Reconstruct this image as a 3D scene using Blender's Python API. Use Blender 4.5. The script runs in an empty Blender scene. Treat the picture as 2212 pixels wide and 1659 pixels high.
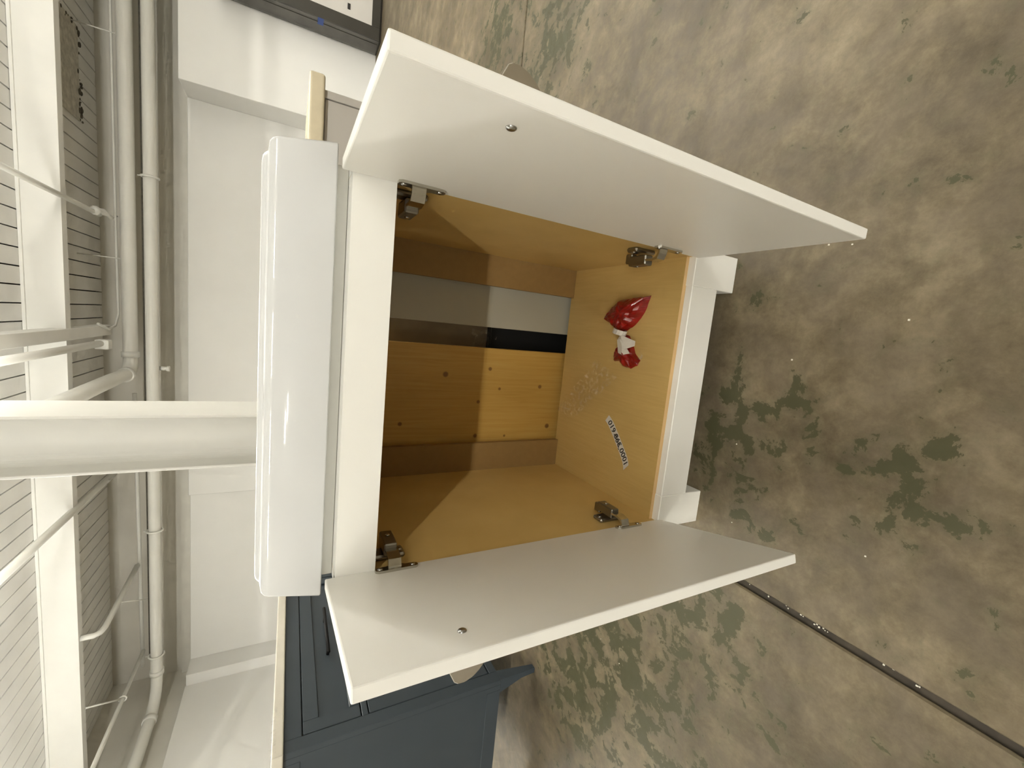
import bpy, bmesh, math, random
from mathutils import Vector, Matrix, noise
random.seed(7)
scene = bpy.context.scene
COL = scene.collection

# ---------------------------------------------------------------- camera
cam_d = bpy.data.cameras.new('camera')
cam_d.sensor_fit = 'HORIZONTAL'
cam_d.sensor_width = 36.0
cam_d.lens = 36.0 * 898.1 / 2212.0
cam_d.clip_start = 0.02
cam = bpy.data.objects.new('camera', cam_d)
COL.objects.link(cam)
ROWS = ((0.98733349, 0.15669645, 0.02487586),      # right of the upright picture
        (0.09569745, -0.46310308, -0.88112288),    # down
        (-0.12654874, 0.87234268, -0.47223263))    # forward
CX, CY, CZ = 0.0977, -0.5902, 0.8345
r_, d_, f_ = ROWS                                   # the photograph lies on its side: image x runs down
cam.matrix_world = Matrix(((d_[0], r_[0], -f_[0], CX), (d_[1], r_[1], -f_[1], CY), (d_[2], r_[2], -f_[2], CZ), (0, 0, 0, 1)))
scene.camera = cam

# ---------------------------------------------------------------- world, exposure
world = bpy.data.worlds.new('world')
scene.world = world
world.use_nodes = True
world.node_tree.nodes['Background'].inputs[0].default_value = (1.0, 0.95, 0.86, 1)
world.node_tree.nodes['Background'].inputs[1].default_value = 0.05
vs = scene.view_settings
vs.view_transform = 'Standard'
vs.look = 'None'
vs.gamma = 1.0
vs.use_curve_mapping = False
vs.exposure = -0.42
LAMP_COLOUR = (1.0, 0.98, 0.90)
LAMP_POWER = 30.0
scene.cycles.use_adaptive_sampling = True
scene.cycles.adaptive_threshold = 0.14
scene.cycles.adaptive_min_samples = 12
scene.cycles.max_bounces = 6
scene.cycles.diffuse_bounces = 4
scene.cycles.glossy_bounces = 3
scene.cycles.transparent_max_bounces = 8
scene.cycles.caustics_reflective = False
scene.cycles.caustics_refractive = False

# ---------------------------------------------------------------- materials
def srgb(r, g, b):
    return tuple(((c / 255 / 12.92) if c / 255 <= 0.04045 else ((c / 255 + 0.055) / 1.055) ** 2.4) for c in (r, g, b)) + (1,)

class NT:
    def __init__(s, name):
        s.m = bpy.data.materials.new(name); s.m.use_nodes = True
        s.t = s.m.node_tree; s.b = s.t.nodes['Principled BSDF']
    def n(s, typ, **kw):
        nd = s.t.nodes.new(typ)
        for k, v in kw.items():
            if k.startswith('i_'):
                key = k[2:]
                nd.inputs[int(key) if key.isdigit() else key.replace('_', ' ')].default_value = v
            else:
                setattr(nd, k, v)
        return nd
    def l(s, a, b): s.t.links.new(a, b)
    def ramp(s, fac, stops):
        r = s.n('ShaderNodeValToRGB')
        e = r.color_ramp.elements
        while len(e) < len(stops): e.new(0.5)
        for q, (p, c) in zip(e, stops): q.position = p; q.color = c
        s.l(fac, r.inputs[0]); return r.outputs[0]
    def mix(s, fac, a, b, mode='MIX'):
        m = s.n('ShaderNodeMix', data_type='RGBA', blend_type=mode)
        for v, i in ((fac, 0), (a, 6), (b, 7)):
            if hasattr(v, 'is_output'): s.l(v, m.inputs[i])
            else: m.inputs[i].default_value = v
        return m.outputs[2]
    def math(s, op, a, b=0.0, c=0.0):
        m = s.n('ShaderNodeMath', operation=op)
        for i, v in enumerate((a, b, c)):
            if hasattr(v, 'is_output'): s.l(v, m.inputs[i])
            else: m.inputs[i].default_value = v
        return m.outputs[0]
    def coords(s, scale=(1, 1, 1), loc=(0, 0, 0), kind='OBJ'):
        if kind == 'OBJ':
            o = s.n('ShaderNodeTexCoord').outputs['Object']
        else:
            o = s.n('ShaderNodeNewGeometry').outputs['Position']
        mp = s.n('ShaderNodeMapping'); mp.inputs['Scale'].default_value = scale; mp.inputs['Location'].default_value = loc
        s.l(o, mp.inputs[0]); return mp.outputs[0]
    def noise(s, vec, scale, detail=4, rough=0.55, dist=0.0):
        n = s.n('ShaderNodeTexNoise'); n.inputs['Scale'].default_value = scale; n.inputs['Detail'].default_value = detail
        n.inputs['Roughness'].default_value = rough; n.inputs['Distortion'].default_value = dist
        s.l(vec, n.inputs['Vector']); return n.outputs[0]
    def bump(s, h, strength=0.1, dist=0.01):
        b = s.n('ShaderNodeBump'); b.inputs['Strength'].default_value = strength; b.inputs['Distance'].default_value = dist
        s.l(h, b.inputs['Height']); s.l(b.outputs[0], s.b.inputs['Normal'])

def plain(name, col, rough=0.5, metal=0.0, spec=0.5, var=0.04, vscale=6.0, coat=0.0, bump=0.0, bscale=200.0):
    n = NT(name)
    v = n.noise(n.coords(), vscale, 3)
    c0 = tuple(max(0, c * (1 - var)) for c in col[:3]) + (1,)
    c1 = tuple(min(1, c * (1 + var)) for c in col[:3]) + (1,)
    n.l(n.ramp(v, [(0.3, c0), (0.7, c1)]), n.b.inputs['Base Color'])
    n.b.inputs['Roughness'].default_value = rough
    n.b.inputs['Metallic'].default_value = metal
    n.b.inputs['Specular IOR Level'].default_value = spec
    n.b.inputs['Coat Weight'].default_value = coat
    n.b.inputs['Coat Roughness'].default_value = 0.03
    if bump: n.bump(n.noise(n.coords(), bscale, 2), bump, 0.002)
    return n.m

M = {}
M['white_door'] = plain('white_satin_paint', (0.85, 0.84, 0.80, 1), 0.38, var=0.01)
M['ceramic'] = plain('white_ceramic', (0.69, 0.70, 0.71, 1), 0.06, var=0.005, spec=0.6)
M['wall'] = plain('white_wall_paint', (0.76, 0.755, 0.73, 1), 0.65, var=0.025, vscale=1.3)
M['spandrel'] = plain('taupe_wall_paint', (0.64, 0.62, 0.56, 1), 0.7, var=0.05, vscale=2)
M['ledger'] = plain('grey_trim_paint', (0.64, 0.62, 0.56, 1), 0.6, var=0.04)
M['steel_white'] = plain('white_steel_paint', (0.77, 0.765, 0.73, 1), 0.42, var=0.03, vscale=3)
M['pipe'] = plain('white_pipe_paint', (0.76, 0.755, 0.71, 1), 0.5, var=0.04, vscale=3)
M['deck'] = plain('white_deck_paint', (0.80, 0.795, 0.77, 1), 0.6, var=0.06, vscale=2.5)
M['roof'] = plain('dark_roof_underlay', (0.03, 0.02, 0.015, 1), 0.9)
M['rough_hatch'] = plain('grey_rough_board', (0.52, 0.50, 0.44, 1), 0.8, var=0.25, vscale=18)
M['grime'] = plain('dark_grime', (0.10, 0.09, 0.07, 1), 0.9, var=0.3, vscale=40)
M['maple_edge'] = plain('maple_edge_band', (0.62, 0.42, 0.20, 1), 0.5)
M['mdf'] = plain('brown_fibreboard', (0.29, 0.175, 0.058, 1), 0.7, var=0.05, vscale=60)
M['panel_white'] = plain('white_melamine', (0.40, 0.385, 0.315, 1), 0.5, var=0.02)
M['front_white'] = plain('white_front_sheet', (0.55, 0.53, 0.50, 1), 0.5, var=0.02)
M['chrome'] = plain('nickel_metal', (0.55, 0.53, 0.47, 1), 0.22, metal=1.0, var=0.02)
M['shaded_nickel'] = plain('shadowed_nickel_casting', (0.30, 0.28, 0.24, 1), 0.35, metal=1.0, var=0.05)  # darker copy of the nickel, shade put into the colour
M['knob'] = plain('polished_nickel', (0.72, 0.70, 0.66, 1), 0.12, metal=1.0, var=0.01)
M['screw'] = plain('zinc_screw', (0.45, 0.45, 0.44, 1), 0.25, metal=1.0)
M['red_film'] = plain('red_plastic_film', (0.23, 0.005, 0.003, 1), 0.3, var=0.3, vscale=60, coat=0.15)
M['paper'] = plain('white_paper', (0.66, 0.62, 0.55, 1), 0.7, var=0.05, vscale=80)
M['ink'] = plain('black_ink', (0.02, 0.018, 0.016, 1), 0.6)
M['blue'] = plain('slate_blue_paint', (0.044, 0.058, 0.072, 1), 0.42, var=0.04)
M['black_metal'] = plain('matt_black_metal', (0.010, 0.010, 0.010, 1), 0.6, spec=.25)
M['stone'] = plain('cream_stone_top', (0.72, 0.64, 0.47, 1), 0.25, var=0.05, vscale=20)
M['quartz'] = plain('white_quartz_top', (0.74, 0.70, 0.61, 1), 0.25, var=0.03, vscale=20)
M['grey_paint'] = plain('light_grey_paint', (0.50, 0.475, 0.44, 1), 0.45, var=0.02)
M['charcoal'] = plain('charcoal_wrap', (0.085, 0.08, 0.07, 1), 0.35, var=0.25, vscale=4)
M['charcoal_frame'] = plain('charcoal_frame', (0.04, 0.037, 0.03, 1), 0.4, var=0.15, vscale=5)
M['blue_tape'] = plain('blue_tape', (0.02, 0.06, 0.25, 1), 0.5)
M['gap_shade'] = plain('painted_gap_shade', (0.20, 0.15, 0.09, 1), 0.8, var=0.15, vscale=12)  # dim brown that puts the shade of the gap into a box
M['housing'] = plain('white_enamel', (0.8, 0.8, 0.78, 1), 0.4)
M['chip'] = plain('pale_chip', (0.75, 0.72, 0.62, 1), 0.6)
M['filler'] = plain('dark_joint_filler', (0.050, 0.040, 0.028, 1), 0.85, var=0.4, vscale=25)

def mat_maple():
    n = NT('maple_melamine')
    v = n.coords((3, 3, 3))
    g = n.noise(n.coords((60, 4, 4)), 3.0, 4, 0.6)
    w = n.noise(v, 2.0, 3)
    c = n.ramp(g, [(0.25, (0.530, 0.352, 0.115, 1)), (0.75, (0.600, 0.415, 0.150, 1))])
    c = n.mix(n.math('MULTIPLY', w, 0.25), c, (0.56, 0.40, 0.16, 1))
    n.l(c, n.b.inputs['Base Color']); n.b.inputs['Roughness'].default_value = 0.42
    return n.m
M['maple'] = mat_maple()

KNOTS = []
def mat_pine(knots):
    n = NT('knotty_pine')
    pos = n.coords((1, 1, 1), kind='POS')
    g = n.noise(n.coords((55, 10, 2.2), kind='POS'), 2.2, 5, 0.6, 0.6)
    c = n.ramp(g, [(0.25, (0.456, 0.262, 0.053, 1)), (0.5, (0.516, 0.310, 0.073, 1)), (0.8, (0.559, 0.361, 0.103, 1))])
    for (x, y, z, r) in knots:
        d = n.n('ShaderNodeVectorMath', operation='DISTANCE'); n.l(pos, d.inputs[0]); d.inputs[1].default_value = (x, y, z)
        mr = n.n('ShaderNodeMapRange', interpolation_type='SMOOTHSTEP')
        mr.inputs['From Min'].default_value = r * 0.75; mr.inputs['From Max'].default_value = r * 1.5
        mr.inputs['To Min'].default_value = 0.85; mr.inputs['To Max'].default_value = 0.0
        n.l(d.outputs['Value'], mr.inputs['Value'])
        c = n.mix(mr.outputs[0], c, (0.16, 0.065, 0.015, 1))
    n.l(c, n.b.inputs['Base Color']); n.b.inputs['Roughness'].default_value = 0.5
    return n.m

def mat_concrete():
    n = NT('stained_concrete')
    p = n.coords((1, 1, 1), kind='POS')
    big = n.noise(p, 2.2, 3, 0.6, 0.4)
    mid = n.noise(p, 8.0, 8, 0.68, 0.25)
    fine = n.noise(p, 34.0, 8, 0.74, 0.2)
    dirt = n.noise(n.coords((1, 1, 1), (3.1, 1.7, 0), kind='POS'), 11.0, 5, 0.6)
    h = n.math('ADD', n.math('MULTIPLY', big, 0.30), n.math('ADD', n.math('MULTIPLY', mid, 0.42), n.math('MULTIPLY', fine, 0.28)))
    c = n.ramp(h, [(0.36, (0.072, 0.057, 0.034, 1)), (0.45, (0.120, 0.096, 0.059, 1)), (0.515, (0.168, 0.135, 0.083, 1)), (0.59, (0.240, 0.197, 0.127, 1)), (0.67, (0.31, 0.265, 0.18, 1))])
    c = n.mix(1.0, c, (0.93, 0.92, 0.92, 1), 'MULTIPLY')
    c = n.mix(n.math('MULTIPLY', n.ramp(dirt, [(0.42, (0, 0, 0, 1)), (0.62, (1, 1, 1, 1))]), 0.35), c, (0.143, 0.115, 0.087, 1))
    # green worn coating: where the old coat survives, with ragged edges
    sep = n.n('ShaderNodeSeparateXYZ'); n.l(p, sep.inputs[0])
    def spot(x, y, r):
        d = n.n('ShaderNodeVectorMath', operation='DISTANCE'); n.l(p, d.inputs[0]); d.inputs[1].default_value = (x, y, 0)
        mr = n.n('ShaderNodeMapRange'); mr.inputs['From Min'].default_value = 0; mr.inputs['From Max'].default_value = r
        mr.inputs['To Min'].default_value = 0.19; mr.inputs['To Max'].default_value = 0.0
        n.l(d.outputs['Value'], mr.inputs['Value']); return mr.outputs[0]
    acc = None
    for s in GREEN_SPOTS:
        q = spot(*s)
        acc = q if acc is None else n.math('MAXIMUM', acc, q)
    gn = n.noise(n.coords((1, 1, 1), (7.3, 2.2, 0), kind='POS'), 17.0, 7, 0.66, 0.3)
    gm = n.math('ADD', gn, acc)
    gfac = n.ramp(gm, [(0.640, (0, 0, 0, 1)), (0.652, (1, 1, 1, 1))])
    soft = n.ramp(gm, [(0.54, (0, 0, 0, 1)), (0.72, (1, 1, 1, 1))])
    c = n.mix(n.math('MULTIPLY', soft, 0.55), c, (0.105, 0.100, 0.057, 1))
    c = n.mix(n.math('MULTIPLY', gfac, 0.85), c, (0.062, 0.062, 0.030, 1))
    n.l(c, n.b.inputs['Base Color'])
    n.b.inputs['Specular IOR Level'].default_value = 0.35
    n.l(n.ramp(fine, [(0.3, (0.42, 0.42, 0.42, 1)), (0.7, (0.62, 0.62, 0.62, 1))]), n.b.inputs['Roughness'])
    n.bump(fine, 0.10, 0.006)
    return n.m
GREEN_SPOTS = [(-0.03, -0.12, 0.13), (-0.05, -0.05, 0.14), (-0.13, -0.03, 0.12), (-0.055, -0.30, 0.08), (-0.01, -0.38, 0.05), (-0.125, -0.345, 0.09), (-0.24, -0.10, 0.10), (-0.74, 0.25, 0.40), (-0.55, -0.03, 0.26), (-0.8, 0.06, 0.32), (-0.46, -0.12, 0.12), (1.5, 1.41, 0.4), (1.18, 0.9, 0.4), (-1.0, 0.3, 0.4)]
M['concrete'] = mat_concrete()

def mat_clear():
    n = NT('clear_plastic_film')
    tr = n.n('ShaderNodeBsdfTransparent')
    mx = n.n('ShaderNodeMixShader')
    fac = n.ramp(n.noise(n.coords(), 90, 3), [(0.48, (0.0, 0.0, 0.0, 1)), (0.72, (0.28, 0.28, 0.28, 1))])
    n.b.inputs['Base Color'].default_value = (0.85, 0.84, 0.80, 1); n.b.inputs['Roughness'].default_value = 0.12
    n.l(fac, mx.inputs[0]); n.l(tr.outputs[0], mx.inputs[1]); n.l(n.b.outputs[0], mx.inputs[2])
    n.l(mx.outputs[0], n.t.nodes['Material Output'].inputs[0])
    return n.m
M['clear'] = mat_clear()

def mat_emit():
    n = NT('lit_tube')
    n.b.inputs['Emission Color'].default_value = LAMP_COLOUR + (1,)
    n.b.inputs['Emission Strength'].default_value = 4.0
    n.b.inputs['Base Color'].default_value = (0.8, 0.8, 0.8, 1)
    return n.m
M['tube'] = mat_emit()

# ---------------------------------------------------------------- helpers
ORG = {}
def tag(o, label=None, cat=None, group=None, kind=None):
    if label: o['label'] = label
    if cat: o['category'] = cat
    if group: o['group'] = group
    if kind: o['kind'] = kind
    return o
def thing(name, loc, label, cat, group=None):
    o = bpy.data.objects.new(name, None); o.empty_display_size = 0.05
    COL.objects.link(o); o.location = loc; ORG[o.name] = Vector(loc)
    return tag(o, label, cat, group)
def obj(name, bm, mats, parent=None, origin=None, smooth=False):
    """link bm (world coordinates) as one mesh object"""
    if parent is not None: org = ORG[parent.name]
    else: org = Vector(origin) if origin is not None else Vector((0, 0, 0))
    bmesh.ops.translate(bm, verts=bm.verts, vec=-org)
    bmesh.ops.recalc_face_normals(bm, faces=bm.faces)
    me = bpy.data.meshes.new(name); bm.to_mesh(me); bm.free()
    if not isinstance(mats, (list, tuple)): mats = [mats]
    for m in mats: me.materials.append(M[m] if isinstance(m, str) else m)
    if smooth: me.polygons.foreach_set('use_smooth', [True] * len(me.polygons))
    o = bpy.data.objects.new(name, me); COL.objects.link(o)
    if parent is not None: o.parent = parent; ORG[o.name] = org
    else: o.location = org; ORG[o.name] = org
    return o
def add_box(bm, x0, x1, y0, y1, z0, z1, bevel=0.0, seg=2, mt=None):
    """mt: {face key: material index}, keys x- x+ y- y+ z- z+"""
    vs = [bm.verts.new((x, y, z)) for x in (x0, x1) for y in (y0, y1) for z in (z0, z1)]
    F = {'x-': (0, 1, 3, 2), 'x+': (4, 6, 7, 5), 'y-': (0, 4, 5, 1), 'y+': (2, 3, 7, 6), 'z-': (0, 2, 6, 4), 'z+': (1, 5, 7, 3)}
    fs = []
    for k, ix in F.items():
        f = bm.faces.new([vs[i] for i in ix])
        if mt and k in mt: f.material_index = mt[k]
        fs.append(f)
    if bevel:
        es = {e for f in fs for e in f.edges}
        bmesh.ops.bevel(bm, geom=list(es), offset=bevel, segments=seg, affect='EDGES', profile=0.5)
    return bm
def box(name, x0, x1, y0, y1, z0, z1, mat, parent=None, bevel=0.0, mt=None, origin=None, seg=2):
    bm = bmesh.new(); add_box(bm, x0, x1, y0, y1, z0, z1, bevel, seg, mt)
    if parent is None and origin is None: origin = ((x0 + x1) / 2, (y0 + y1) / 2, z0)
    return obj(name, bm, mat, parent, origin)
def xform(bm, mat): bmesh.ops.transform(bm, matrix=mat, verts=bm.verts); return bm
def add_tube(bm, pts, r, n=14, cap=True):
    pts = [Vector(p) for p in pts]; rr = r if isinstance(r, (list, tuple)) else [r] * len(pts)
    rings = []; up = None
    for i, p in enumerate(pts):
        t = (pts[min(i + 1, len(pts) - 1)] - pts[max(i - 1, 0)]).normalized()
        if up is None:
            up = Vector((0, 0, 1)) if abs(t.z) < 0.9 else Vector((0, 1, 0))
        a = (up - t * up.dot(t)).normalized(); b = t.cross(a); up = a
        rings.append([bm.verts.new(p + (a * math.cos(2 * math.pi * k / n) + b * math.sin(2 * math.pi * k / n)) * rr[i]) for k in range(n)])
    for A, B in zip(rings, rings[1:]):
        for k in range(n): bm.faces.new((A[k], A[(k + 1) % n], B[(k + 1) % n], B[k]))
    if cap: bm.faces.new(rings[0]); bm.faces.new(list(reversed(rings[-1])))
    return bm
def tube(name, pts, r, mat, parent=None, n=14, origin=None):
    bm = add_tube(bmesh.new(), pts, r, n)
    if parent is None and origin is None: origin = pts[0]
    o = obj(name, bm, mat, parent, origin, True)
    for p in o.data.polygons:
        if len(p.vertices) > 4: p.use_smooth = False
    return o
def add_prism(bm, poly, h0, h1, fn):
    """poly 2D, extruded h0..h1, fn(u,v,h)->Vector"""
    A = [bm.verts.new(fn(u, v, h0)) for u, v in poly]; B = [bm.verts.new(fn(u, v, h1)) for u, v in poly]
    n = len(poly)
    for k in range(n): bm.faces.new((A[k], A[(k + 1) % n], B[(k + 1) % n], B[k]))
    bm.faces.new(list(reversed(A))); bm.faces.new(B)
    return bm

# ================================================================ THE SETTING
XL, XR, YF, YB, ZC = -4.95, 6.0, -16.0, 5.9, 2.75
YL, ZH = 0.9, 5.0                              # the low deck starts at YL; the hall in front of it is ZH high
JX, JY = -0.372, 1.142                          # saw-cut joints in the slab
floor = box('floor', XL - .2, XR + .2, YF - .2, YB + .2, -0.10, -0.008, 'filler', origin=(0, 0, -0.008)); tag(floor, kind='structure')
for (x0, x1, y0, y1) in ((XL - .2, JX - .007, YF - .2, JY - .004), (JX + .007, XR + .2, YF - .2, JY - .004),
                         (XL - .2, JX - .007, JY + .004, YB + .2), (JX + .007, XR + .2, JY + .004, YB + .2)):
    box('slab', x0, x1, y0, y1, -0.008, 0.0, 'concrete', floor, bevel=0.003, seg=1)
# crumbs in the joint and on the slab
bm = bmesh.new()
spots = [(.301, -.17), (.297, -.206), (.094, -.144), (.172, -.301), (-.781, .246), (-.794, .164), (-.259, -.083), (-.21, -.31), (-.093, -.065)]
joint = [-.137, -.176, -.209, -.213, -.235, -.239, -.258, -.262, -.266, -.272, -.275, -.279, -.358, -.37, -.398, -.401]
for (x, y) in spots + [(JX + .004 + random.uniform(-.003, .003), y) for y in joint]:
    s = random.uniform(.0006, .0013); z = 0.0 if (x, y) in spots else -.0075
    add_box(bm, x - s, x + s * 1.3, y - s * random.uniform(.8, 1.6), y + s, z, z + s * 1.3)
tag(obj('floor_crumbs', bm, 'chip', None, (JX, -0.3, 0)), 'pale crumbs and paint flecks lying in the floor joint', 'crumbs', kind='stuff')

ceiling = box('ceiling', XL - .2, XR + .2, YL, YB + .2, ZC + .05, ZC + .15, 'roof', origin=(0, 0, ZC + .05)); tag(ceiling, kind='structure')
pitch = 0.1452
k0 = math.floor((XL - 0.09) / pitch); 
for k in range(k0, int(XR / pitch) + 2):
    x0 = 0.085 + k * pitch
    g = 0.0055
    dz = random.uniform(0, .004)
    box('plank', x0 + g, x0 + pitch - g, YL, YB + .1, ZC + dz, ZC + .05, 'deck', ceiling)
# beams under the deck: web and flanges
def beam(y0, zb, depth, wid):
    bm = bmesh.new()
    add_box(bm, XL - .1, XR + .1, y0, y0 + wid, zb, zb + 0.018)
    add_box(bm, XL - .1, XR + .1, y0 + 0.004, y0 + wid, zb + 0.018, zb + depth - 0.02)
    add_box(bm, XL - .1, XR + .1, y0 - 0.012, y0 + wid, zb + depth - 0.02, zb + depth)
    return obj('beam', bm, 'steel_white', ceiling)
beam(4.27, 2.50, 0.25, 0.09)
# a patched hatch in the deck
bm = bmesh.new(); add_box(bm, 1.75, 2.62, 4.95, 5.45, ZC - .012, ZC + .002, .003, 1)
obj('hatch_patch', bm, 'rough_hatch', ceiling)
bm = bmesh.new()
for k in range(34):
    x = random.uniform(1.74, 2.60); y = 5.45 + random.uniform(-.03, .05) if k < 26 else 4.97 + random.uniform(0, .5); x = x if k < 26 else 2.6 + random.uniform(-.03, .02)
    s = random.uniform(.006, .022); bmesh.ops.create_icosphere(bm, subdivisions=1, radius=s, matrix=Matrix.Translation((x, y, ZC - .012)) @ Matrix.Diagonal((random.uniform(.7, 1.8), 1, .6, 1)))
tag(obj('hatch_grime', bm, 'grime', ceiling), kind='stuff')

# end wall: taupe spandrel above, white partition panels standing in front
w = box('wall_back', XL - .2, XR + .2, YB, YB + .15, 0, ZC + .05, 'spandrel', origin=(0, YB, 0)); tag(w, kind='structure')
box('ledger', XL, XR, YB - .06, YB, 1.80, 2.03, 'ledger', w)
def panel(nm, x0, x1, y, ztop):
    o = box(nm, x0, x1, y, YB - .062, 0, ztop, 'wall', origin=((x0 + x1) / 2, y, 0), bevel=.004, seg=1); return tag(o, kind='structure')
panel('wall_back_right', 2.345, XR, 5.25, 1.925)
panel('wall_back_middle', -2.36, 2.345, 5.69, 1.925)
panel('wall_back_left', -4.70, -2.36, 5.735, 1.915)
w = box('wall_left', XL - .15, XL, YF, YB, 0, ZH, 'spandrel', origin=(XL, 0, 0)); tag(w, kind='structure')
o = box('wall_left_panel', XL, XL + .10, YF, 5.45, 0, 1.925, 'wall', origin=(XL, 0, 0), bevel=.004, seg=1); tag(o, kind='structure')
o = box('wall_left_corner', XL, -4.70, 5.45, YB - .062, 0, 1.915, 'wall', origin=(XL, 5.6, 0)); tag(o, kind='structure')
w = box('wall_right', XR, XR + .15, YF, YB, 0, ZH, 'spandrel', origin=(XR, 0, 0)); tag(w, kind='structure')
w = box('wall_front', XL - .15, XR + .15, YF - .15, YF, 0, ZH, 'spandrel', origin=(0, YF, 0)); tag(w, kind='structure')

w = box('ceiling_hall', XL - .2, XR + .2, YF - .2, YL, ZH, ZH + .1, 'spandrel', origin=(0, 0, ZH)); tag(w, kind='structure')
w = box('wall_above_deck', XL - .15, XR + .15, YL, YL + .12, ZC + .15, ZH, 'wall', origin=(0, YL, ZC)); tag(w, kind='structure')
# steel column behind the vanity
cx0, cx1, cy0, cb = -0.572, -0.351, 1.40, 0.288
c = thing('steel_column', ((cx0 + cx1) / 2, cy0 + cb / 2, 0), 'white painted steel column rising behind the sink to the ceiling', 'column')
box('flange', cx1 - .011, cx1, cy0, cy0 + cb, 0, ZC, 'steel_white', c, .002, seg=1)
box('flange', cx0, cx0 + .011, cy0, cy0 + cb, 0, ZC, 'steel_white', c, .002, seg=1)
bm = bmesh.new(); yw = cy0 + cb * .45; rr = .035; pr = []
for k in range(7):
    a = math.pi / 2 * k / 6; pr.append((cx0 + .011 + rr - rr * math.sin(math.pi / 2 - a), yw - rr + rr * math.sin(a)))
prr = [(cx0 + cx1 - x, y) for x, y in reversed(pr)]
poly = pr + prr + [(cx1 - .011, yw + .012), (cx0 + .011, yw + .012)]
add_prism(bm, poly, 0, ZC, lambda u, v, h: Vector((u, v, h)))
obj('web', bm, 'steel_white', c)

# ================================================================ FLUORESCENT LAMPS (out of the frame)
NL = 0
def lamp(x, y, where, z=2.44, power=1.0, up=.5, zt=ZC, down=1.0):
    global NL
    t = thing('fluorescent_lamp', (x, y, z), 'white fluorescent strip lamp hanging ' + where, 'lamp', 'fluorescent strip lamps')
    box('housing', x - .63, x + .63, y - .06, y + .06, z, z + .06, 'housing', t, .006)
    for sx in (-.03, .03): tube('tube', [(x - .6, y + sx, z - .016), (x + .6, y + sx, z - .016)], .013, 'tube', t, 10)
    for sx in (-.45, .45): tube('stem', [(x + sx, y, z + .06), (x + sx, y, zt)], .006, 'housing', t, 6)
    # twin-tube batten shines down and to both sides; the upward light is added ceiling fill
    for (w_, e, rot, off) in ((.09, down, (0, 0, 0), (0, 0, -.034)), (.09, up, (math.pi, 0, 0), (0, 0, .066)), (.06, .46, (math.pi / 2, 0, 0), (0, .068, .02)), (.06, .42, (-math.pi / 2, 0, 0), (0, -.068, .02))):
        ld = bpy.data.lights.new('lamp_light', 'AREA'); ld.shape = 'RECTANGLE'; ld.size = 1.2; ld.size_y = w_
        ld.color = LAMP_COLOUR; ld.energy = LAMP_POWER * power * e
        lo = bpy.data.objects.new('lamp_light', ld); COL.objects.link(lo); lo.parent = t; lo.location = off; lo.rotation_euler = rot
    NL += 1
ORD = ('first', 'second', 'third', 'fourth', 'fifth', 'sixth')
for i, (x, pw) in enumerate(((-4.1, 3.9), (-2.2, 2.5), (-.3, 2.2), (1.5, 2.6), (3.4, 3.2), (5.2, 2.6))):
    lamp(x, -4.9, 'high behind the camera, %s from the left wall' % ORD[i], z=4.7, power=pw * 1.04, up=.2, zt=ZH)
for i, (x, pw) in enumerate(((-4.1, 1.0), (-2.4, 1.12), (-.45, 1.25), (2.0, 1.05), (3.6, .75), (5.1, .66))):
    lamp(x, 2.12, 'beyond the column, %s from the left wall' % ORD[i], z=2.2, power=pw, up=2.0, down=.75)
lamp(-3.6, -12.0, 'low at the far end of hall, nearer the camera', z=3.2, power=2.0, up=.2, zt=ZH)
lamp(-3.4, -14.5, 'low at the far end of hall, farther back', z=3.2, power=2.0, up=.2, zt=ZH)

# ================================================================ OVERHEAD PIPES AND CONDUIT
def arc(c, r, a0, a1, n, f): return [f(c[0] + r * math.cos(a0 + (a1 - a0) * k / n), c[1] + r * math.sin(a0 + (a1 - a0) * k / n)) for k in range(n + 1)]
# upper main: along the end wall, then an elbow towards the room
zp = 2.355
t = thing('sprinkler_main', (0, 5.30, zp), 'upper white sprinkler main along end wall, elbowing into the room', 'pipe')
pts = [(XR - .1, 5.30, zp), (0, 5.30, zp)] + arc((-.60, 5.15), .15, math.pi / 2, math.pi, 6, lambda a, b: (a, b, zp)) + [(-.75, 4.7, zp), (-.79, 2.8, zp)]
tube('pipe_run', pts, .064, 'pipe', t, 18)
tube('collar', [(-.58, 5.30, zp), (-.52, 5.30, zp)], .078, 'pipe', t, 18)
tube('collar', [(-.748, 5.17, zp), (-.751, 5.10, zp)], .076, 'pipe', t, 18)
for x in (2.6, .45): tube('hanger_rod', [(x, 5.30, zp + .06), (x, 5.30, ZC)], .006, 'pipe', t, 6)
# lower main: full width, turns along left wall
zq = 2.172
t = thing('sprinkler_pipe', (0, 5.30, zq), 'lower white sprinkler pipe along end wall, turning at the left corner', 'pipe')
pts = [(XR - .1, 5.30, zq), (0, 5.30, zq), (-4.45, 5.30, zq)] + arc((-4.50, 5.0), .30, math.pi / 2, math.pi, 6, lambda a, b: (a, b, zq))[1:] + [(-4.81, 4.4, zq), (-4.80, 1, zq)]
tube('pipe_run', pts, .058, 'pipe', t, 18)
for x in (1.32, -2.6, -4.2):
    bm = bmesh.new(); ring = [(x, 5.30 + .072 * math.cos(a * math.pi / 8), zq + .072 * math.sin(a * math.pi / 8)) for a in range(17)]
    add_tube(bm, ring, .011, 8, False); add_tube(bm, [(x, 5.30, zq + .07), (x, 5.30, 2.274)], .006, 6)
    obj('hanger_ring', bm, 'pipe', t, smooth=True)
tube('collar', [(-4.40, 5.30, zq), (-4.46, 5.30, zq)], .070, 'pipe', t, 18)
tube('collar', [(-4.80, 5.02, zq), (-4.805, 4.96, zq)], .070, 'pipe', t, 18)
t = thing('drop_fitting', (-.70, 5.36, 2.06), 'small white drain fitting hanging under the lower pipe near column', 'fitting')
tube('fitting_body', [(-.70, 5.36, 2.125), (-.70, 5.36, 2.06)], .022, 'pipe', t, 10)
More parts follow.
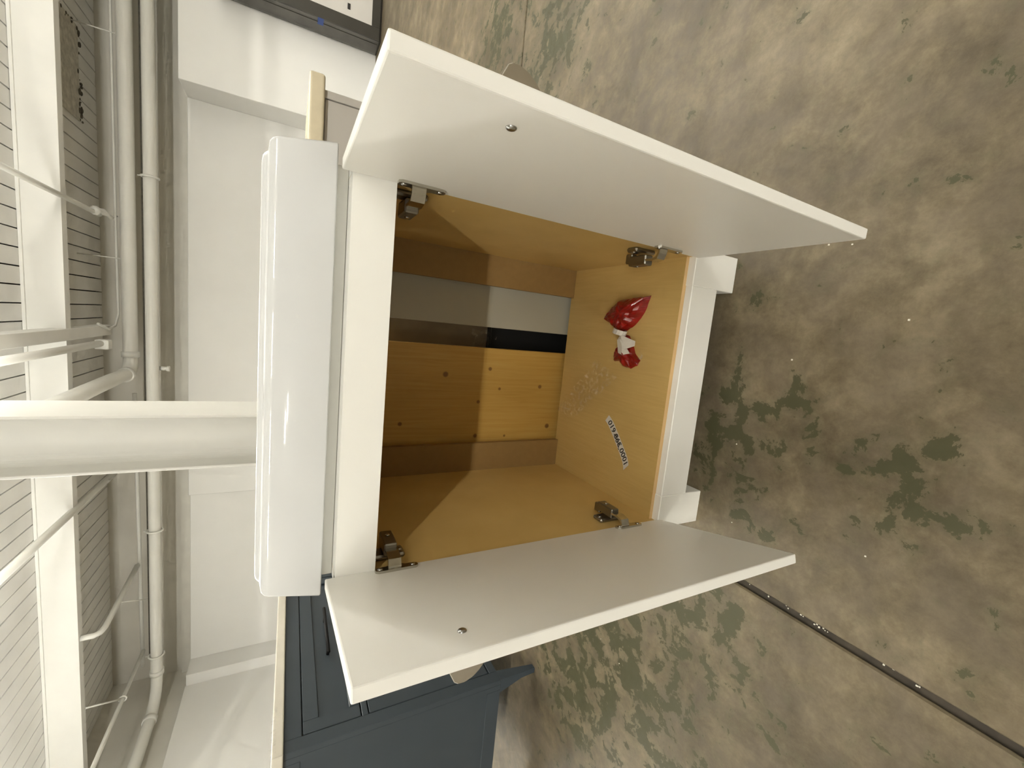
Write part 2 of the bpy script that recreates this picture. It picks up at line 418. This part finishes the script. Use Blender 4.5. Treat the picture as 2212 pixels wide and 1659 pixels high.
tube('plug', [(-.70, 5.36, 2.06), (-.70, 5.36, 2.035)], .030, 'steel_white', t, 8)
# conduit strapped above upper main
o = tube('wall_conduit', [(XR - .1, 5.31, 2.46), (.5, 5.31, 2.455), (-.12, 5.31, 2.45), (-.25, 5.28, 2.47), (-.28, 5.1, 2.47), (-.22, 4.9, 2.49)], .012, 'pipe', n=8); tag(o, 'thin white conduit strapped above the upper sprinkler main', 'conduit')
o = tube('left_wall_conduit', [(-1.0, 5.42, 2.36), (-4.4, 5.42, 2.33)], .020, 'pipe', n=8); tag(o, 'white conduit beside the left part of end wall, left of column', 'conduit')
o = tube('dark_cable', [(XR - .2, 5.42, 2.262), (0, 5.42, 2.265), (-4.3, 5.42, 2.262)], .010, 'grime', n=6); tag(o, 'dark cable running between the two sprinkler pipes', 'cable')
# conduits running into the room (along Y)
def rod(nm, x, z, y0, y1, r, label, parts=()):
    t = thing(nm, (x, (y0 + y1) / 2, z), label, 'conduit')
    tube('conduit_run', [(x, y0, z), (x, y1, z)], r, 'pipe', t, 10)
    return t
t = rod('flexible_conduit', .83, 2.5, 2.8, 5.05, .022, 'white conduit with a lumpy taped end, right of the joist')
bm = bmesh.new(); P = []; Rr = []
for k in range(13):
    u = k / 12; P.append((.83 + .02 * math.sin(7 * u) + .04 * u, 4.88 + .50 * u, 2.485 - .03 * u + .012 * math.sin(9 * u))); Rr.append(.034 + .014 * math.sin(23 * u) * (1 - u) - .028 * u)
add_tube(bm, P, Rr, 10); obj('taped_end', bm, 'steel_white', t, smooth=True)
t = thing('ceiling_joist', (-.29, 3.5, 2.5), 'white painted joist running into the room, right of column', 'joist')
box('joist_body', -.345, -.245, 2.8, 5.26, 2.49, 2.60, 'deck', t, .004)
t = rod('joist_conduit', -.395, 2.42, 2.8, 4.72, .030, 'white conduit slung beneath the joist, ending in a box')
box('junction_box', -.45, -.36, 4.70, 4.80, 2.36, 2.46, 'steel_white', t, .008)
t = rod('branch_pipe', -1.86, 2.5, 2.8, 5.3, .030, 'straight white branch pipe crossing the ceiling just left of column')
t = thing('thin_branch_pipe', (-3.1, 4.8, 2.35), 'thin white pipe rising to the beam in the left bay', 'conduit')
tube('conduit_run', [(-3.04, 5.36, 2.35), (-3.13, 4.40, 2.355), (-3.138, 4.34, 2.375), (-3.14, 4.315, 2.41), (-3.14, 4.312, 2.499)], .026, 'pipe', t, 10)
tube('hanger_wire', [(-3.10, 4.75, 2.36), (-3.42, 5.25, 2.24)], .007, 'pipe', t, 6)
t = rod('lit_conduit', -4.13, 2.30, 2.8, 5.33, .020, 'slim bright white conduit nearest the left wall')
tube('hanger_wire', [(-4.13, 4.62, 2.31), (-3.92, 4.36, 2.50)], .009, 'pipe', t, 6)
bm = bmesh.new(); add_tube(bm, [(-4.13 + .030 * math.cos(a), 4.62, 2.30 + .030 * math.sin(a)) for a in [i * math.pi / 6 for i in range(13)]], .008, 6, False); obj('hanger_ring', bm, 'pipe', t, smooth=True)

# ================================================================ WHITE VANITY
V = thing('bathroom_vanity', (0, .2, 0), 'white two-door sink cabinet standing open, doors swung out', 'cabinet')
W2, WI, DT, DB = .295, .279, .017, .3865
for s in (-1, 1):
    xs = sorted((s * WI, s * W2))
    box('side_panel', xs[0], xs[1], .0040, DB + .014, .1272, .7701, ['white_door', 'maple', 'maple_edge'], V, mt={('x-' if s > 0 else 'x+'): 1, 'y-': 0})
    xl = sorted((s * (W2 - .073), s * W2))
    box('side_skirt', xs[0], xs[1], .048, DB + .014, .051, .1272, 'white_door', V)
    box('leg', xl[0], xl[1], 0.0, .048, 0, .1269, 'white_door', V, .0012, seg=1)
    box('leg', xl[0], xl[1], DB - .035, DB + .014, 0, .051, 'white_door', V, .0012, seg=1)
    xb = sorted((s * .205, s * WI))
    box('back_stile', xb[0], xb[1], DB, DB + .014, .12, .7525, 'mdf', V)
box('bottom_rail', -(W2 - .073), W2 - .073, 0.0, DT, .051, .1269, 'white_door', V, .0012, seg=1)
box('bottom_panel', -WI, WI, DT, DB + .012, .1195, .1354, ['maple', 'maple_edge'], V, mt={'y-': 1})
box('top_rail', -W2, W2, .0035, .0195, .7145, .7701, ['white_door', 'maple'], V, mt={'y+': 1, 'z-': 1})
box('top_stretcher', -WI, WI, .0195, DT + .14, .7530, .7699, ['white_door', 'maple'], V, mt={'z-': 1})
box('top_stretcher', -WI, WI, DB - .08, DB + .014, .7530, .7699, ['white_door', 'maple'], V, mt={'z-': 1})

TH, DW, Z0, Z1 = .0145, .2785, .1196, .7831
def door_matrix(side):
    """local: u along the door away from the hinge, n outwards (towards the outer face), z up"""
    if side > 0: a, hx, hy = 1.5803, .2762, .0017
    else: a, hx, hy = 1.8142, -.276, .0048
    d = Vector((side * math.cos(a), -math.sin(a), 0)); n = Vector((side * math.sin(a), math.cos(a), 0))
    return Matrix(((d.x, n.x, 0, hx), (d.y, n.y, 0, hy), (0, 0, 1, 0), (0, 0, 0, 1)))
for side in (1, -1):
    T = door_matrix(side)
    bm = xform(add_box(bmesh.new(), 0, DW, 0, TH, Z0, Z1, .0018, 2), T)
    dr = obj('door', bm, 'white_door', V)
    ku, kz = (.2375, .668)
    # bow knob on the outer face
    bm = bmesh.new(); L, wd = .025, .019
    poly = [(L, 0), (L * .98, .010), (L * .62, .0285), (L * .45, .031), (L * .15, .0312), (-L * .2, .0285), (-L * .5, .0235), (-L * .78, .0165), (-L * .95, .008), (-L, 0)]
    add_prism(bm, poly, ku - wd * .5, ku + wd * .5, lambda u, v, h: Vector((h, TH + v, kz - .003 + u)))
    bmesh.ops.bevel(bm, geom=[e for e in bm.edges], offset=.0008, segments=1, affect='EDGES')
    obj('knob', xform(bm, T), 'knob', dr)
    # screw head on the inner face
    bm = bmesh.new(); bmesh.ops.create_uvsphere(bm, u_segments=16, v_segments=8, radius=.0052)
    xform(bm, Matrix.Translation((ku, 0, kz)) @ Matrix.Diagonal((1, .55, 1, 1)))
    obj('knob_screw', xform(bm, T), 'screw', dr, smooth=True)
    # hinges
    for zc, lower in ((.685, False), (.219, True)):
        za = zc + (.004 if not lower else .014)
        # cup plate on the door
        bm = bmesh.new(); L, wd = .0315, .0085
        poly = [(-L, -wd * .5), (-L + .004, -wd), (-.014, -wd), (-.009, -wd - .005), (.009, -wd - .005), (.014, -wd), (L - .004, -wd), (L, -wd * .5), (L, wd * .5), (L - .004, wd), (-L + .004, wd), (-L, wd * .5)]
        add_prism(bm, poly, -.0035, 0.0, lambda u, v, h: Vector((.013 + v, h, zc + u)))
        hg = obj('hinge', xform(bm, T), 'chrome', V)
        for sz in (-.024, .024):
            bm = bmesh.new(); bmesh.ops.create_uvsphere(bm, u_segments=10, v_segments=6, radius=.0042)
            xform(bm, Matrix.Translation((.013, -.0035, zc + sz)) @ Matrix.Diagonal((1, .5, 1, 1))); obj('hinge_screw', xform(bm, T), 'screw', hg, smooth=True)
        # bent arm: cross-section path in the horizontal plane from the cup into the cabinet
        pth = [(.276, -.010), (.266, -.0085), (.259, -.004), (.256, .006), (.257, .018), (.259, .030)]
        pth = [(x if side > 0 else x, y) for x, y in pth]
        th = .004; bm = bmesh.new(); hh = .0095
        out = [(x - .0, y) for x, y in pth]; inn = [(x - th * (1 if i > 1 else .4), y - (th if i < 3 else 0)) for i, (x, y) in enumerate(pth)]
        poly = out + list(reversed(inn))
        add_prism(bm, poly, za - hh, za + hh, lambda u, v, h: Vector((side * u, v, h)))
        obj('hinge_arm', bm, 'chrome', hg)
        # arm body over mounting plate on the side panel
        bm = bmesh.new()
        add_box(bm, .247, .266, .020, .066, za - .010, za + .010, .002, 1)
        add_box(bm, .253, .272, .060, .078, za - .0075, za + .0075, .002, 1)
        if side < 0: xform(bm, Matrix.Diagonal((-1, 1, 1, 1)))
        obj('hinge_body', bm, 'shaded_nickel', hg)
        bm = bmesh.new(); add_box(bm, .2705, .279, .030, .058, za - .026, za + .026, .003, 1)
        if side < 0: xform(bm, Matrix.Diagonal((-1, 1, 1, 1)))
        obj('mounting_plate', bm, 'shaded_nickel', hg)
        for (sy_, sz) in ((.044, -.019), (.044, .019), (.050, 0)):
            bm = bmesh.new(); xx = .2705 if sz else .2465
            bmesh.ops.create_uvsphere(bm, u_segments=10, v_segments=6, radius=.004)
            xform(bm, Matrix.Translation((side * xx, sy_, za + sz)) @ Matrix.Diagonal((.5, 1, 1, 1))); obj('hinge_screw', bm, 'screw', hg, smooth=True)

# ---------------------------------------------------------------- sink
S = thing('sink_basin', (0, .22, .7702), 'glossy white ceramic sink basin resting on the open cabinet', 'sink')
bm = bmesh.new()
HX, YF0, YB0 = .315, .024, .43
prof = [(.006, .7856, .003), (.0012, .7862, .004), (0, .7880, .0045), (.0085, .852, .0045), (.0100, .858, .005), (.0135, .8625, .006), (.0185, .8640, .008), (.0225, .8652, .010), (.0245, .8680, .011), (.0265, .8705, .012), (.031, .8720, .014), (.040, .8720, .020), (.050, .868, .030), (.060, .850, .045), (.075, .810, .05), (.10, .793, .06)]
loops = []
def rrect(hx, y0, y1, r, n=5):
    P = []
    for (cx_, cy_, a0) in ((hx - r, y1 - r, 0), (-hx + r, y1 - r, 90), (-hx + r, y0 + r, 180), (hx - r, y0 + r, 270)):
        for k in range(n + 1):
            a = math.radians(a0 + 90 * k / n); P.append((cx_ + r * math.cos(a), cy_ + r * math.sin(a)))
    return P
for off, z, rad in prof:
    offy = off * .84 if off < .02 else off - .0032
    loops.append([bm.verts.new((x, y, z)) for x, y in rrect(HX - off, YF0 + offy, YB0 - offy, rad)])
for A, B in zip(loops, loops[1:]):
    n = len(A)
    for k in range(n): bm.faces.new((A[k], A[(k + 1) % n], B[(k + 1) % n], B[k]))
bm.faces.new(loops[0]); bm.faces.new(loops[-1])
sk = obj('basin', bm, 'ceramic', S, smooth=True)
for p in sk.data.polygons:
    if len(p.vertices) > 4: p.use_smooth = False
# sharp lower arris
box('basin_foot', -.2945, .2945, .046, .41, .7702, .7862, 'white_door', S, .001, seg=1)
tube('drain', [(0, .23, .790), (0, .23, .7945)], .022, 'chrome', S, 20)

# ================================================================ IN THE CABINET
ZS = .1355
def pillow(bm, outline, cx, cy, h, seed, zb=ZS, crump=.004, rings=7, sub=6):
    pts = []
    for i in range(len(outline)):
        a = Vector(outline[i]); b = Vector(outline[(i + 1) % len(outline)])
        for k in range(sub): pts.append(a.lerp(b, k / sub))
    c = Vector((cx, cy)); loopsT = []
    for r in range(rings):
        s = 1 - r / rings; z = h * math.sqrt(max(0, 1 - s ** 2.2))
        L = []
        for i, p in enumerate(pts):
            q = c + (p - c) * s
            nz = noise.noise(Vector((q.x * 42 + seed, q.y * 42, seed))) + .6 * noise.noise(Vector((q.x * 110, q.y * 110 + seed, 0)))
            q2 = q + (p - c).normalized() * nz * crump * .35
            L.append(bm.verts.new((q2.x, q2.y, zb + .001 + max(0.0, z + nz * crump * (1 if r else .3)))))
        loopsT.append(L)
    n = len(pts); bott = [bm.verts.new((v.co.x, v.co.y, zb + .0004)) for v in loopsT[0]]
    for k in range(n): bm.faces.new((bott[k], bott[(k + 1) % n], loopsT[0][(k + 1) % n], loopsT[0][k]))
    for A, B in zip(loopsT, loopsT[1:]):
        for k in range(n): bm.faces.new((A[k], A[(k + 1) % n], B[(k + 1) % n], B[k]))
    top = bm.verts.new((cx, cy, zb + h + .001))
    for k in range(n): bm.faces.new((loopsT[-1][k], loopsT[-1][(k + 1) % n], top))
    bm.faces.new(list(reversed(bott)))
BAG = thing('hardware_bag', (.13, .17, ZS), 'tied red plastic bag with white paper lying in the cabinet', 'bag')
bm = bmesh.new()
pillow(bm, [(0.2029, 0.0977), (0.1788, 0.1042), (0.1542, 0.1166), (0.1370, 0.1338), (0.1255, 0.1559), (0.1205, 0.1706), (0.1252, 0.1909), (0.1357, 0.2096), (0.1463, 0.2376), (0.1636, 0.2285), (0.1816, 0.2081), (0.1966, 0.1816), (0.2010, 0.1426)], 0.1620, 0.1626, .030, 3.1, crump=.006)
obj('bag_body', bm, 'red_film', BAG)
bm = bmesh.new()
pillow(bm, [(0.1144, 0.1631), (0.0917, 0.1748), (0.0759, 0.1916), (0.0586, 0.1951), (0.0481, 0.1864), (0.0524, 0.1675), (0.0383, 0.1553), (0.0370, 0.1302), (0.0458, 0.1110), (0.0592, 0.1048), (0.0743, 0.1222), (0.0916, 0.1313), (0.1130, 0.1474)], 0.0686, 0.1484, .018, 8.4, crump=.006)
obj('bag_tail', bm, 'red_film', BAG)
bm = bmesh.new()
ring = [(.119 + .004 * math.cos(a), .170 + .021 * math.cos(a) * .9, ZS + .013 + .012 * math.sin(a)) for a in [i * 2 * math.pi / 14 for i in range(15)]]
for i in range(14):
    a, b = Vector(ring[i]), Vector(ring[i + 1]); w = Vector((.0055, -.002, 0)); o_ = Vector((0, 0, .0006))
    vs_ = [bm.verts.new(p) for p in (a - w, a + w, b + w, b - w)]; bm.faces.new(vs_)
tie = obj('tie', bm, 'paper', BAG); md = tie.modifiers.new('solid', 'SOLIDIFY'); md.thickness = .001
def sheet(name, pts, mat, parent, th=.0006):
    bm = bmesh.new(); bm.faces.new([bm.verts.new(p) for p in pts]); bmesh.ops.triangulate(bm, faces=bm.faces)
    o = obj(name, bm, mat, parent); md = o.modifiers.new('solid', 'SOLIDIFY'); md.thickness = th; return o
sheet('paper_tag', [(.112, .160, ZS + .018), (.104, .150, ZS + .023), (.072, .122, ZS + .018), (.067, .142, ZS + .022), (.070, .158, ZS + .020), (.100, .166, ZS + .021)], 'paper', BAG)
sheet('paper_tag', [(.112, .156, ZS + .019), (.101, .116, ZS + .012), (.090, .113, ZS + .015), (.080, .135, ZS + .024), (.098, .152, ZS + .024)], 'paper', BAG)
bm = bmesh.new()
for k in range(5):
    vs_ = [bm.verts.new((.088 - .009 * k + random.uniform(-.003, .003), .098 + .004 * (k % 2) + s * .012, ZS + .004 + .007 * ((k + (s > 0)) % 2))) for s in (-.5, .5)]
    if k: bm.faces.new((prev[0], prev[1], vs_[1], vs_[0]))
    prev = vs_
fl = obj('clear_flap', bm, 'clear', BAG)
# clear film sheet, crumpled
bm = bmesh.new(); G = {}
nu, nv = 26, 10
for i in range(nu + 1):
    for j in range(nv + 1):
        u, v = i / nu, j / nv
        x = .030 - .150 * u + .030 * (v - .5) * (1.2 - u); y = .205 + .150 * u + .085 * (v - .5)
        z = ZS + .006 + .010 * abs(noise.noise(Vector((u * 9, v * 5, 2)))) + .006 * abs(noise.noise(Vector((u * 23, v * 15, 5))))
        G[i, j] = bm.verts.new((x, min(y, .385), z))
for i in range(nu):
    for j in range(nv): bm.faces.new((G[i, j], G[i + 1, j], G[i + 1, j + 1], G[i, j + 1]))
o = obj('clear_plastic_bag', bm, 'clear', None, (-.04, .27, ZS)); tag(o, 'crumpled clear plastic film lying on the cabinet bottom', 'plastic film')

# paper strip with dimensions
A = Vector((-.092, .1835, 0)); B = Vector((-.1905, .0975, 0)); dirv = (A - B).normalized(); nv_ = Vector((-dirv.y, dirv.x, 0))
Ls = (A - B).length
LB = thing('size_label', ((A.x + B.x) / 2, (A.y + B.y) / 2, ZS), 'narrow white paper label printed 1000 398 610, partly scribbled over', 'label')
def lz(t):   # the near end curls up from the panel
    return ZS + .0008 + .0060 * max(0, (.22 - t) / .22) ** 2 + .004 * max(0, (t - .8) / .2) ** 2
def lp(s, v, dz=0.0):
    bow = .0015 * math.sin(math.pi * s / Ls)
    p = B + dirv * s + nv_ * (v - bow); return Vector((p.x, p.y, lz(s / Ls) + dz))
bm = bmesh.new(); wv = .0098; prev = None
for k in range(29):
    s = Ls * k / 28; jag = .002 if k in (0, 28) else 0
    cur = [bm.verts.new(lp(s + jag, -wv)), bm.verts.new(lp(s - jag, wv))]
    if prev: bm.faces.new((prev[0], cur[0], cur[1], prev[1]))
    prev = cur
o = obj('paper_strip', bm, 'paper', LB); md = o.modifiers.new('solid', 'SOLIDIFY'); md.thickness = .0003; md.offset = -1
cu = bpy.data.curves.new('label_text', 'FONT'); cu.body = '1000 398 610'; cu.size = .0185; cu.offset = .00035; cu.resolution_u = 3
to = bpy.data.objects.new('label_text', cu); COL.objects.link(to)
me = bpy.data.meshes.new_from_object(to.evaluated_get(bpy.context.evaluated_depsgraph_get()))
bpy.data.objects.remove(to); bpy.data.curves.remove(cu)
bm = bmesh.new(); bm.from_mesh(me); bpy.data.meshes.remove(me)
xs_ = [v.co.x for v in bm.verts]; w0, w1 = min(xs_), max(xs_); sc_ = (Ls * .86) / (w1 - w0)
for v in bm.verts: v.co = lp(Ls * .07 + (v.co.x - w0) * sc_, (v.co.y - .0066) * 1.12, .0005)
obj('printed_digits', bm, 'ink', LB)
bm = bmesh.new(); pl = []
for k in range(60):
    u = k / 59; pl.append(lp(Ls * (.36 + .30 * u), -.001 + .0055 * math.sin(20 * u) * (.35 + u) * .8 + .0075 * (1 - u) * (u < .25), .0007))
for a, b in zip(pl, pl[1:]):
    d = (b - a); d.z = 0
    if d.length < 1e-6: continue
    q = Vector((-d.y, d.x, 0)).normalized() * .0011
    bm.faces.new([bm.verts.new(p) for p in (a - q, a + q, b + q, b - q)])
obj('pen_scribble', bm, 'ink', LB)

# ================================================================ BEHIND THE CABINET
KN = [(-0.11, .42, .47, .0075), (-.012, .42, .364, .005)]
def at_y(x, y, yy):
    q = ((829.5 - y) / 898.1, (x - 1106) / 898.1, 1.0)
    d = [ROWS[0][i] * q[0] + ROWS[1][i] * q[1] + ROWS[2][i] * q[2] for i in range(3)]
    t = (yy - CY) / d[1]; return (CX + t * d[0], yy, CZ + t * d[2])
KN = [at_y(x, y, .418) + (r,) for x, y, r in ((962.5, 808.5, .0062), (1059, 797, .0045), (1079, 840, .0035), (1166, 835.5, .0050), (1033, 868, .0042), (863.5, 916, .0045), (1026, 941, .0048), (1089, 941, .003), (1181, 920, .006))]
M['pine'] = mat_pine(KN)
o = box('pine_board', -.262, .046, .418, .438, 0, .782, 'pine', bevel=.0015, seg=1); tag(o, 'knotty yellow pine board standing behind the open cabinet back', 'board')
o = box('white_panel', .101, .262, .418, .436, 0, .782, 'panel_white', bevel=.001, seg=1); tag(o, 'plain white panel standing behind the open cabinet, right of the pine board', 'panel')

o = box('added_dark_box', -.23, .30, .50, .82, 0, .33, 'black_metal', bevel=.004); tag(o, 'added black box low behind the cabinet, standing in for the dark gap', 'stand_in')  # added box that darkens the gap where lit floor would show
o = box('added_shade_box', -.20, .26, .52, .80, .3302, .70, 'gap_shade', bevel=.003); tag(o, 'added brown box behind the cabinet, coloured as the shade in the gap', 'box')  # added box, its brown stands for shade higher in the gap
bm = bmesh.new(); G = {}
for i in range(9):
    for j in range(7):
        G[i, j] = bm.verts.new((.03 + .008 * i, .505 - .012 * abs(noise.noise(Vector((i * .9, j * .8, 3)))), .31 + .013 * j + .004 * noise.noise(Vector((i, j, 9)))))
for i in range(8):
    for j in range(6): bm.faces.new((G[i, j], G[i + 1, j], G[i + 1, j + 1], G[i, j + 1]))
o = obj('plastic_scrap', bm, 'clear', None, (.06, .505, .31)); tag(o, 'scrap of clear plastic glinting in the gap behind the cabinet', 'plastic film')

# grey vanity with a cream top, behind right
GV = thing('grey_vanity', (.65, 1.55, 0), 'light grey vanity with a cream top behind the open right door', 'cabinet')
gx0, gx1, gy = .34, .938, 1.30
box('carcass', gx0, gx1, gy + .018, 1.80, .06, .742, 'grey_paint', GV, .002)
box('face_stile', gx1 - .028, gx1, gy, gy + .018, .06, .742, 'grey_paint', GV, .001, seg=1)
box('face_stile', gx0, gx0 + .028, gy, gy + .018, .06, .742, 'grey_paint', GV, .001, seg=1)
for (a, b) in ((.6685, gx1 - .0305), (gx0 + .0305, .6655)):
    dg = box('door', a, b, gy + .006, gy + .017, .09, .739, 'grey_paint', GV, .001, seg=1)
    for q in ((a, a + .046, .09, .739), (a + .046, b, .09, .14)):
        box('door_frame', q[0], q[1], gy, gy + .006, q[2], q[3], 'grey_paint', dg, .001, seg=1)
for x in (gx0 + .05, gx1 - .05):
    for y in (gy + .06, 1.74): box('leg', x - .025, x + .025, y - .025, y + .025, 0, .06, 'grey_paint', GV)
box('countertop', gx0 - .03, gx1 + .045, gy - .022, 1.82, .742, .796, 'stone', GV, .010, seg=4)

# slate blue vanity at the left, its side towards the camera
BV = thing('blue_vanity', (-1.35, 1.0, 0), 'slate blue vanity with drawers and white top on the left', 'cabinet')
bx, by0, by1 = -1.138, .559, 1.435
box('carcass', -1.64, bx - .02, by0 + .004, by1, .155, .823, 'blue', BV)
for q in ((by0, by0 + .041, .14, .823), (by1 - .041, by1, .14, .823), (by0 + .041, by1 - .041, .776, .823), (by0 + .041, by1 - .041, .588, .606), (by0 + .041, by1 - .041, .14, .168)):
    box('face_frame', bx - .02, bx, q[0], q[1], q[2], q[3], 'blue', BV, .001, seg=1)
box('side_panel', -1.60, bx - .04, by0 + .002, by0 + .004, .19, .78, 'blue', BV)
for q in ((-1.64, -1.60, .14, .823), (bx - .040, bx - .020, .14, .823), (-1.60, bx - .04, .78, .823), (-1.60, bx - .04, .14, .19)):
    box('side_frame', q[0], q[1], by0, by0 + .004, q[2], q[3], 'blue', BV, .0008, seg=1)
def drawer(y0, y1, z0, z1, nm):
    d = box(nm, bx - .016, bx - .009, y0, y1, z0, z1, 'blue', BV)
    f = .044
    for q in ((y0, y0 + f, z0, z1), (y1 - f, y1, z0, z1), (y0 + f, y1 - f, z1 - f, z1), (y0 + f, y1 - f, z0, z0 + .030)):
        box('drawer_frame', bx - .009, bx - .001, q[0], q[1], q[2], q[3], 'blue', d, .0015, seg=1)
    return d
ym = (by0 + by1) / 2
d = drawer(by0 + .0445, by1 - .0445, .6095, .7725, 'drawer')
bm = bmesh.new(); add_tube(bm, [(bx + .030, ym - .125, .685), (bx + .030, ym + .125, .685)], .006, 10)
for s in (-.09, .09): add_tube(bm, [(bx - .008, ym + s, .685), (bx + .030, ym + s, .685)], .005, 8)
obj('handle', bm, 'black_metal', d, smooth=True)
for (a, b) in ((by0 + .0445, ym - .0015), (ym + .0015, by1 - .0445)):
    d = drawer(a, b, .172, .5845, 'door')
    box('handle', bx, bx + .028, (b - .035 if a < ym - .1 else a + .025), (b - .025 if a < ym - .1 else a + .035), .42, .55, 'black_metal', d, .003)
for (x0s, y, sgn) in ((bx, by0, 1), (bx, by1, -1), (-1.64, by0, 1), (-1.64, by1, -1)):
    bm = bmesh.new(); inx = -1 if x0s == bx else 1
    prof_ = [(0, .14), (.052, .14), (.050, .135), (.022, .055), (.018, 0), (0, 0)]
    add_prism(bm, prof_, 0, 1, lambda u, v, h: Vector((x0s + inx * u, y + sgn * h * (.020 + .022 * min(1, v / .14)), v)))
    obj('leg', bm, 'blue', BV)
box('countertop', -1.66, bx + .012, by0 - .012, by1 + .012, .823, .853, 'quartz', BV, .004)
# protective film hanging off the blue vanity's top
bm = bmesh.new(); G = {}
for i in range(13):
    for j in range(5):
        y = .55 + .16 * i / 12; u = j / 4
        x = bx - .03 + .045 * min(1, u * 2) + .002; z = .8545 if u <= .5 else .8545 - (u - .5) * .030
        G[i, j] = bm.verts.new((x + .003 * noise.noise(Vector((y * 40, u * 3, 1))), y, z + .002 + .003 * abs(noise.noise(Vector((y * 60, u * 4, 7))))))
for i in range(12):
    for j in range(4): bm.faces.new((G[i, j], G[i + 1, j], G[i + 1, j + 1], G[i, j + 1]))
o = obj('protective_film', bm, 'clear', None, (bx, .63, .8545)); tag(o, 'clear protective film on the edge of blue vanity top', 'plastic film')

# charcoal cabinet against the end wall, right
BK = thing('charcoal_cabinet', (3.65, 5.05, 0), 'tall charcoal cabinet with a white front panel against end wall', 'cabinet')
kx0, kx1, ky0, ky1, kz = 3.235, 4.05, 4.90, 5.23, 1.60
bm = bmesh.new(); pr = [(kx0 + .03, ky1), (kx0 + .005, ky1 - .02), (kx0, ky1 - .06), (kx0 + .004, ky0 + .10), (kx0, ky0 + .02), (kx1, ky0 + .02), (kx1, ky1)]
add_prism(bm, pr, .02, kz, lambda u, v, h: Vector((u, v, h))); obj('body', bm, 'charcoal', BK)
box('plinth', kx0 + .01, kx1, ky0 + .03, ky1 - .01, 0, .02, 'charcoal_frame', BK)
for q in ((kx0, kx0 + .13, .02, kz), (kx1 - .13, kx1, .02, kz), (kx0 + .13, kx1 - .13, .02, .11), (kx0 + .13, kx1 - .13, kz - .12, kz)):
    box('front_frame', q[0], q[1], ky0, ky0 + .02, q[2], q[3], 'charcoal_frame', BK, .003, seg=1)
fp = box('front_panel', kx0 + .13, kx1 - .13, ky0 + .008, ky0 + .02, .11, kz - .12, 'front_white', BK)
box('side_seam', kx0 - .002, kx0 + .004, ky0 + .085, ky0 + .09, .03, kz - .01, 'charcoal_frame', BK)
box('blue_strap', kx0 - .004, kx0 + .01, ky0 + .005, ky0 + .12, .60, .66, 'blue_tape', BK)
box('print_mark', kx0 + .20, kx0 + .26, ky0 + .005, ky0 + .008, .34, .37, 'ink', fp)
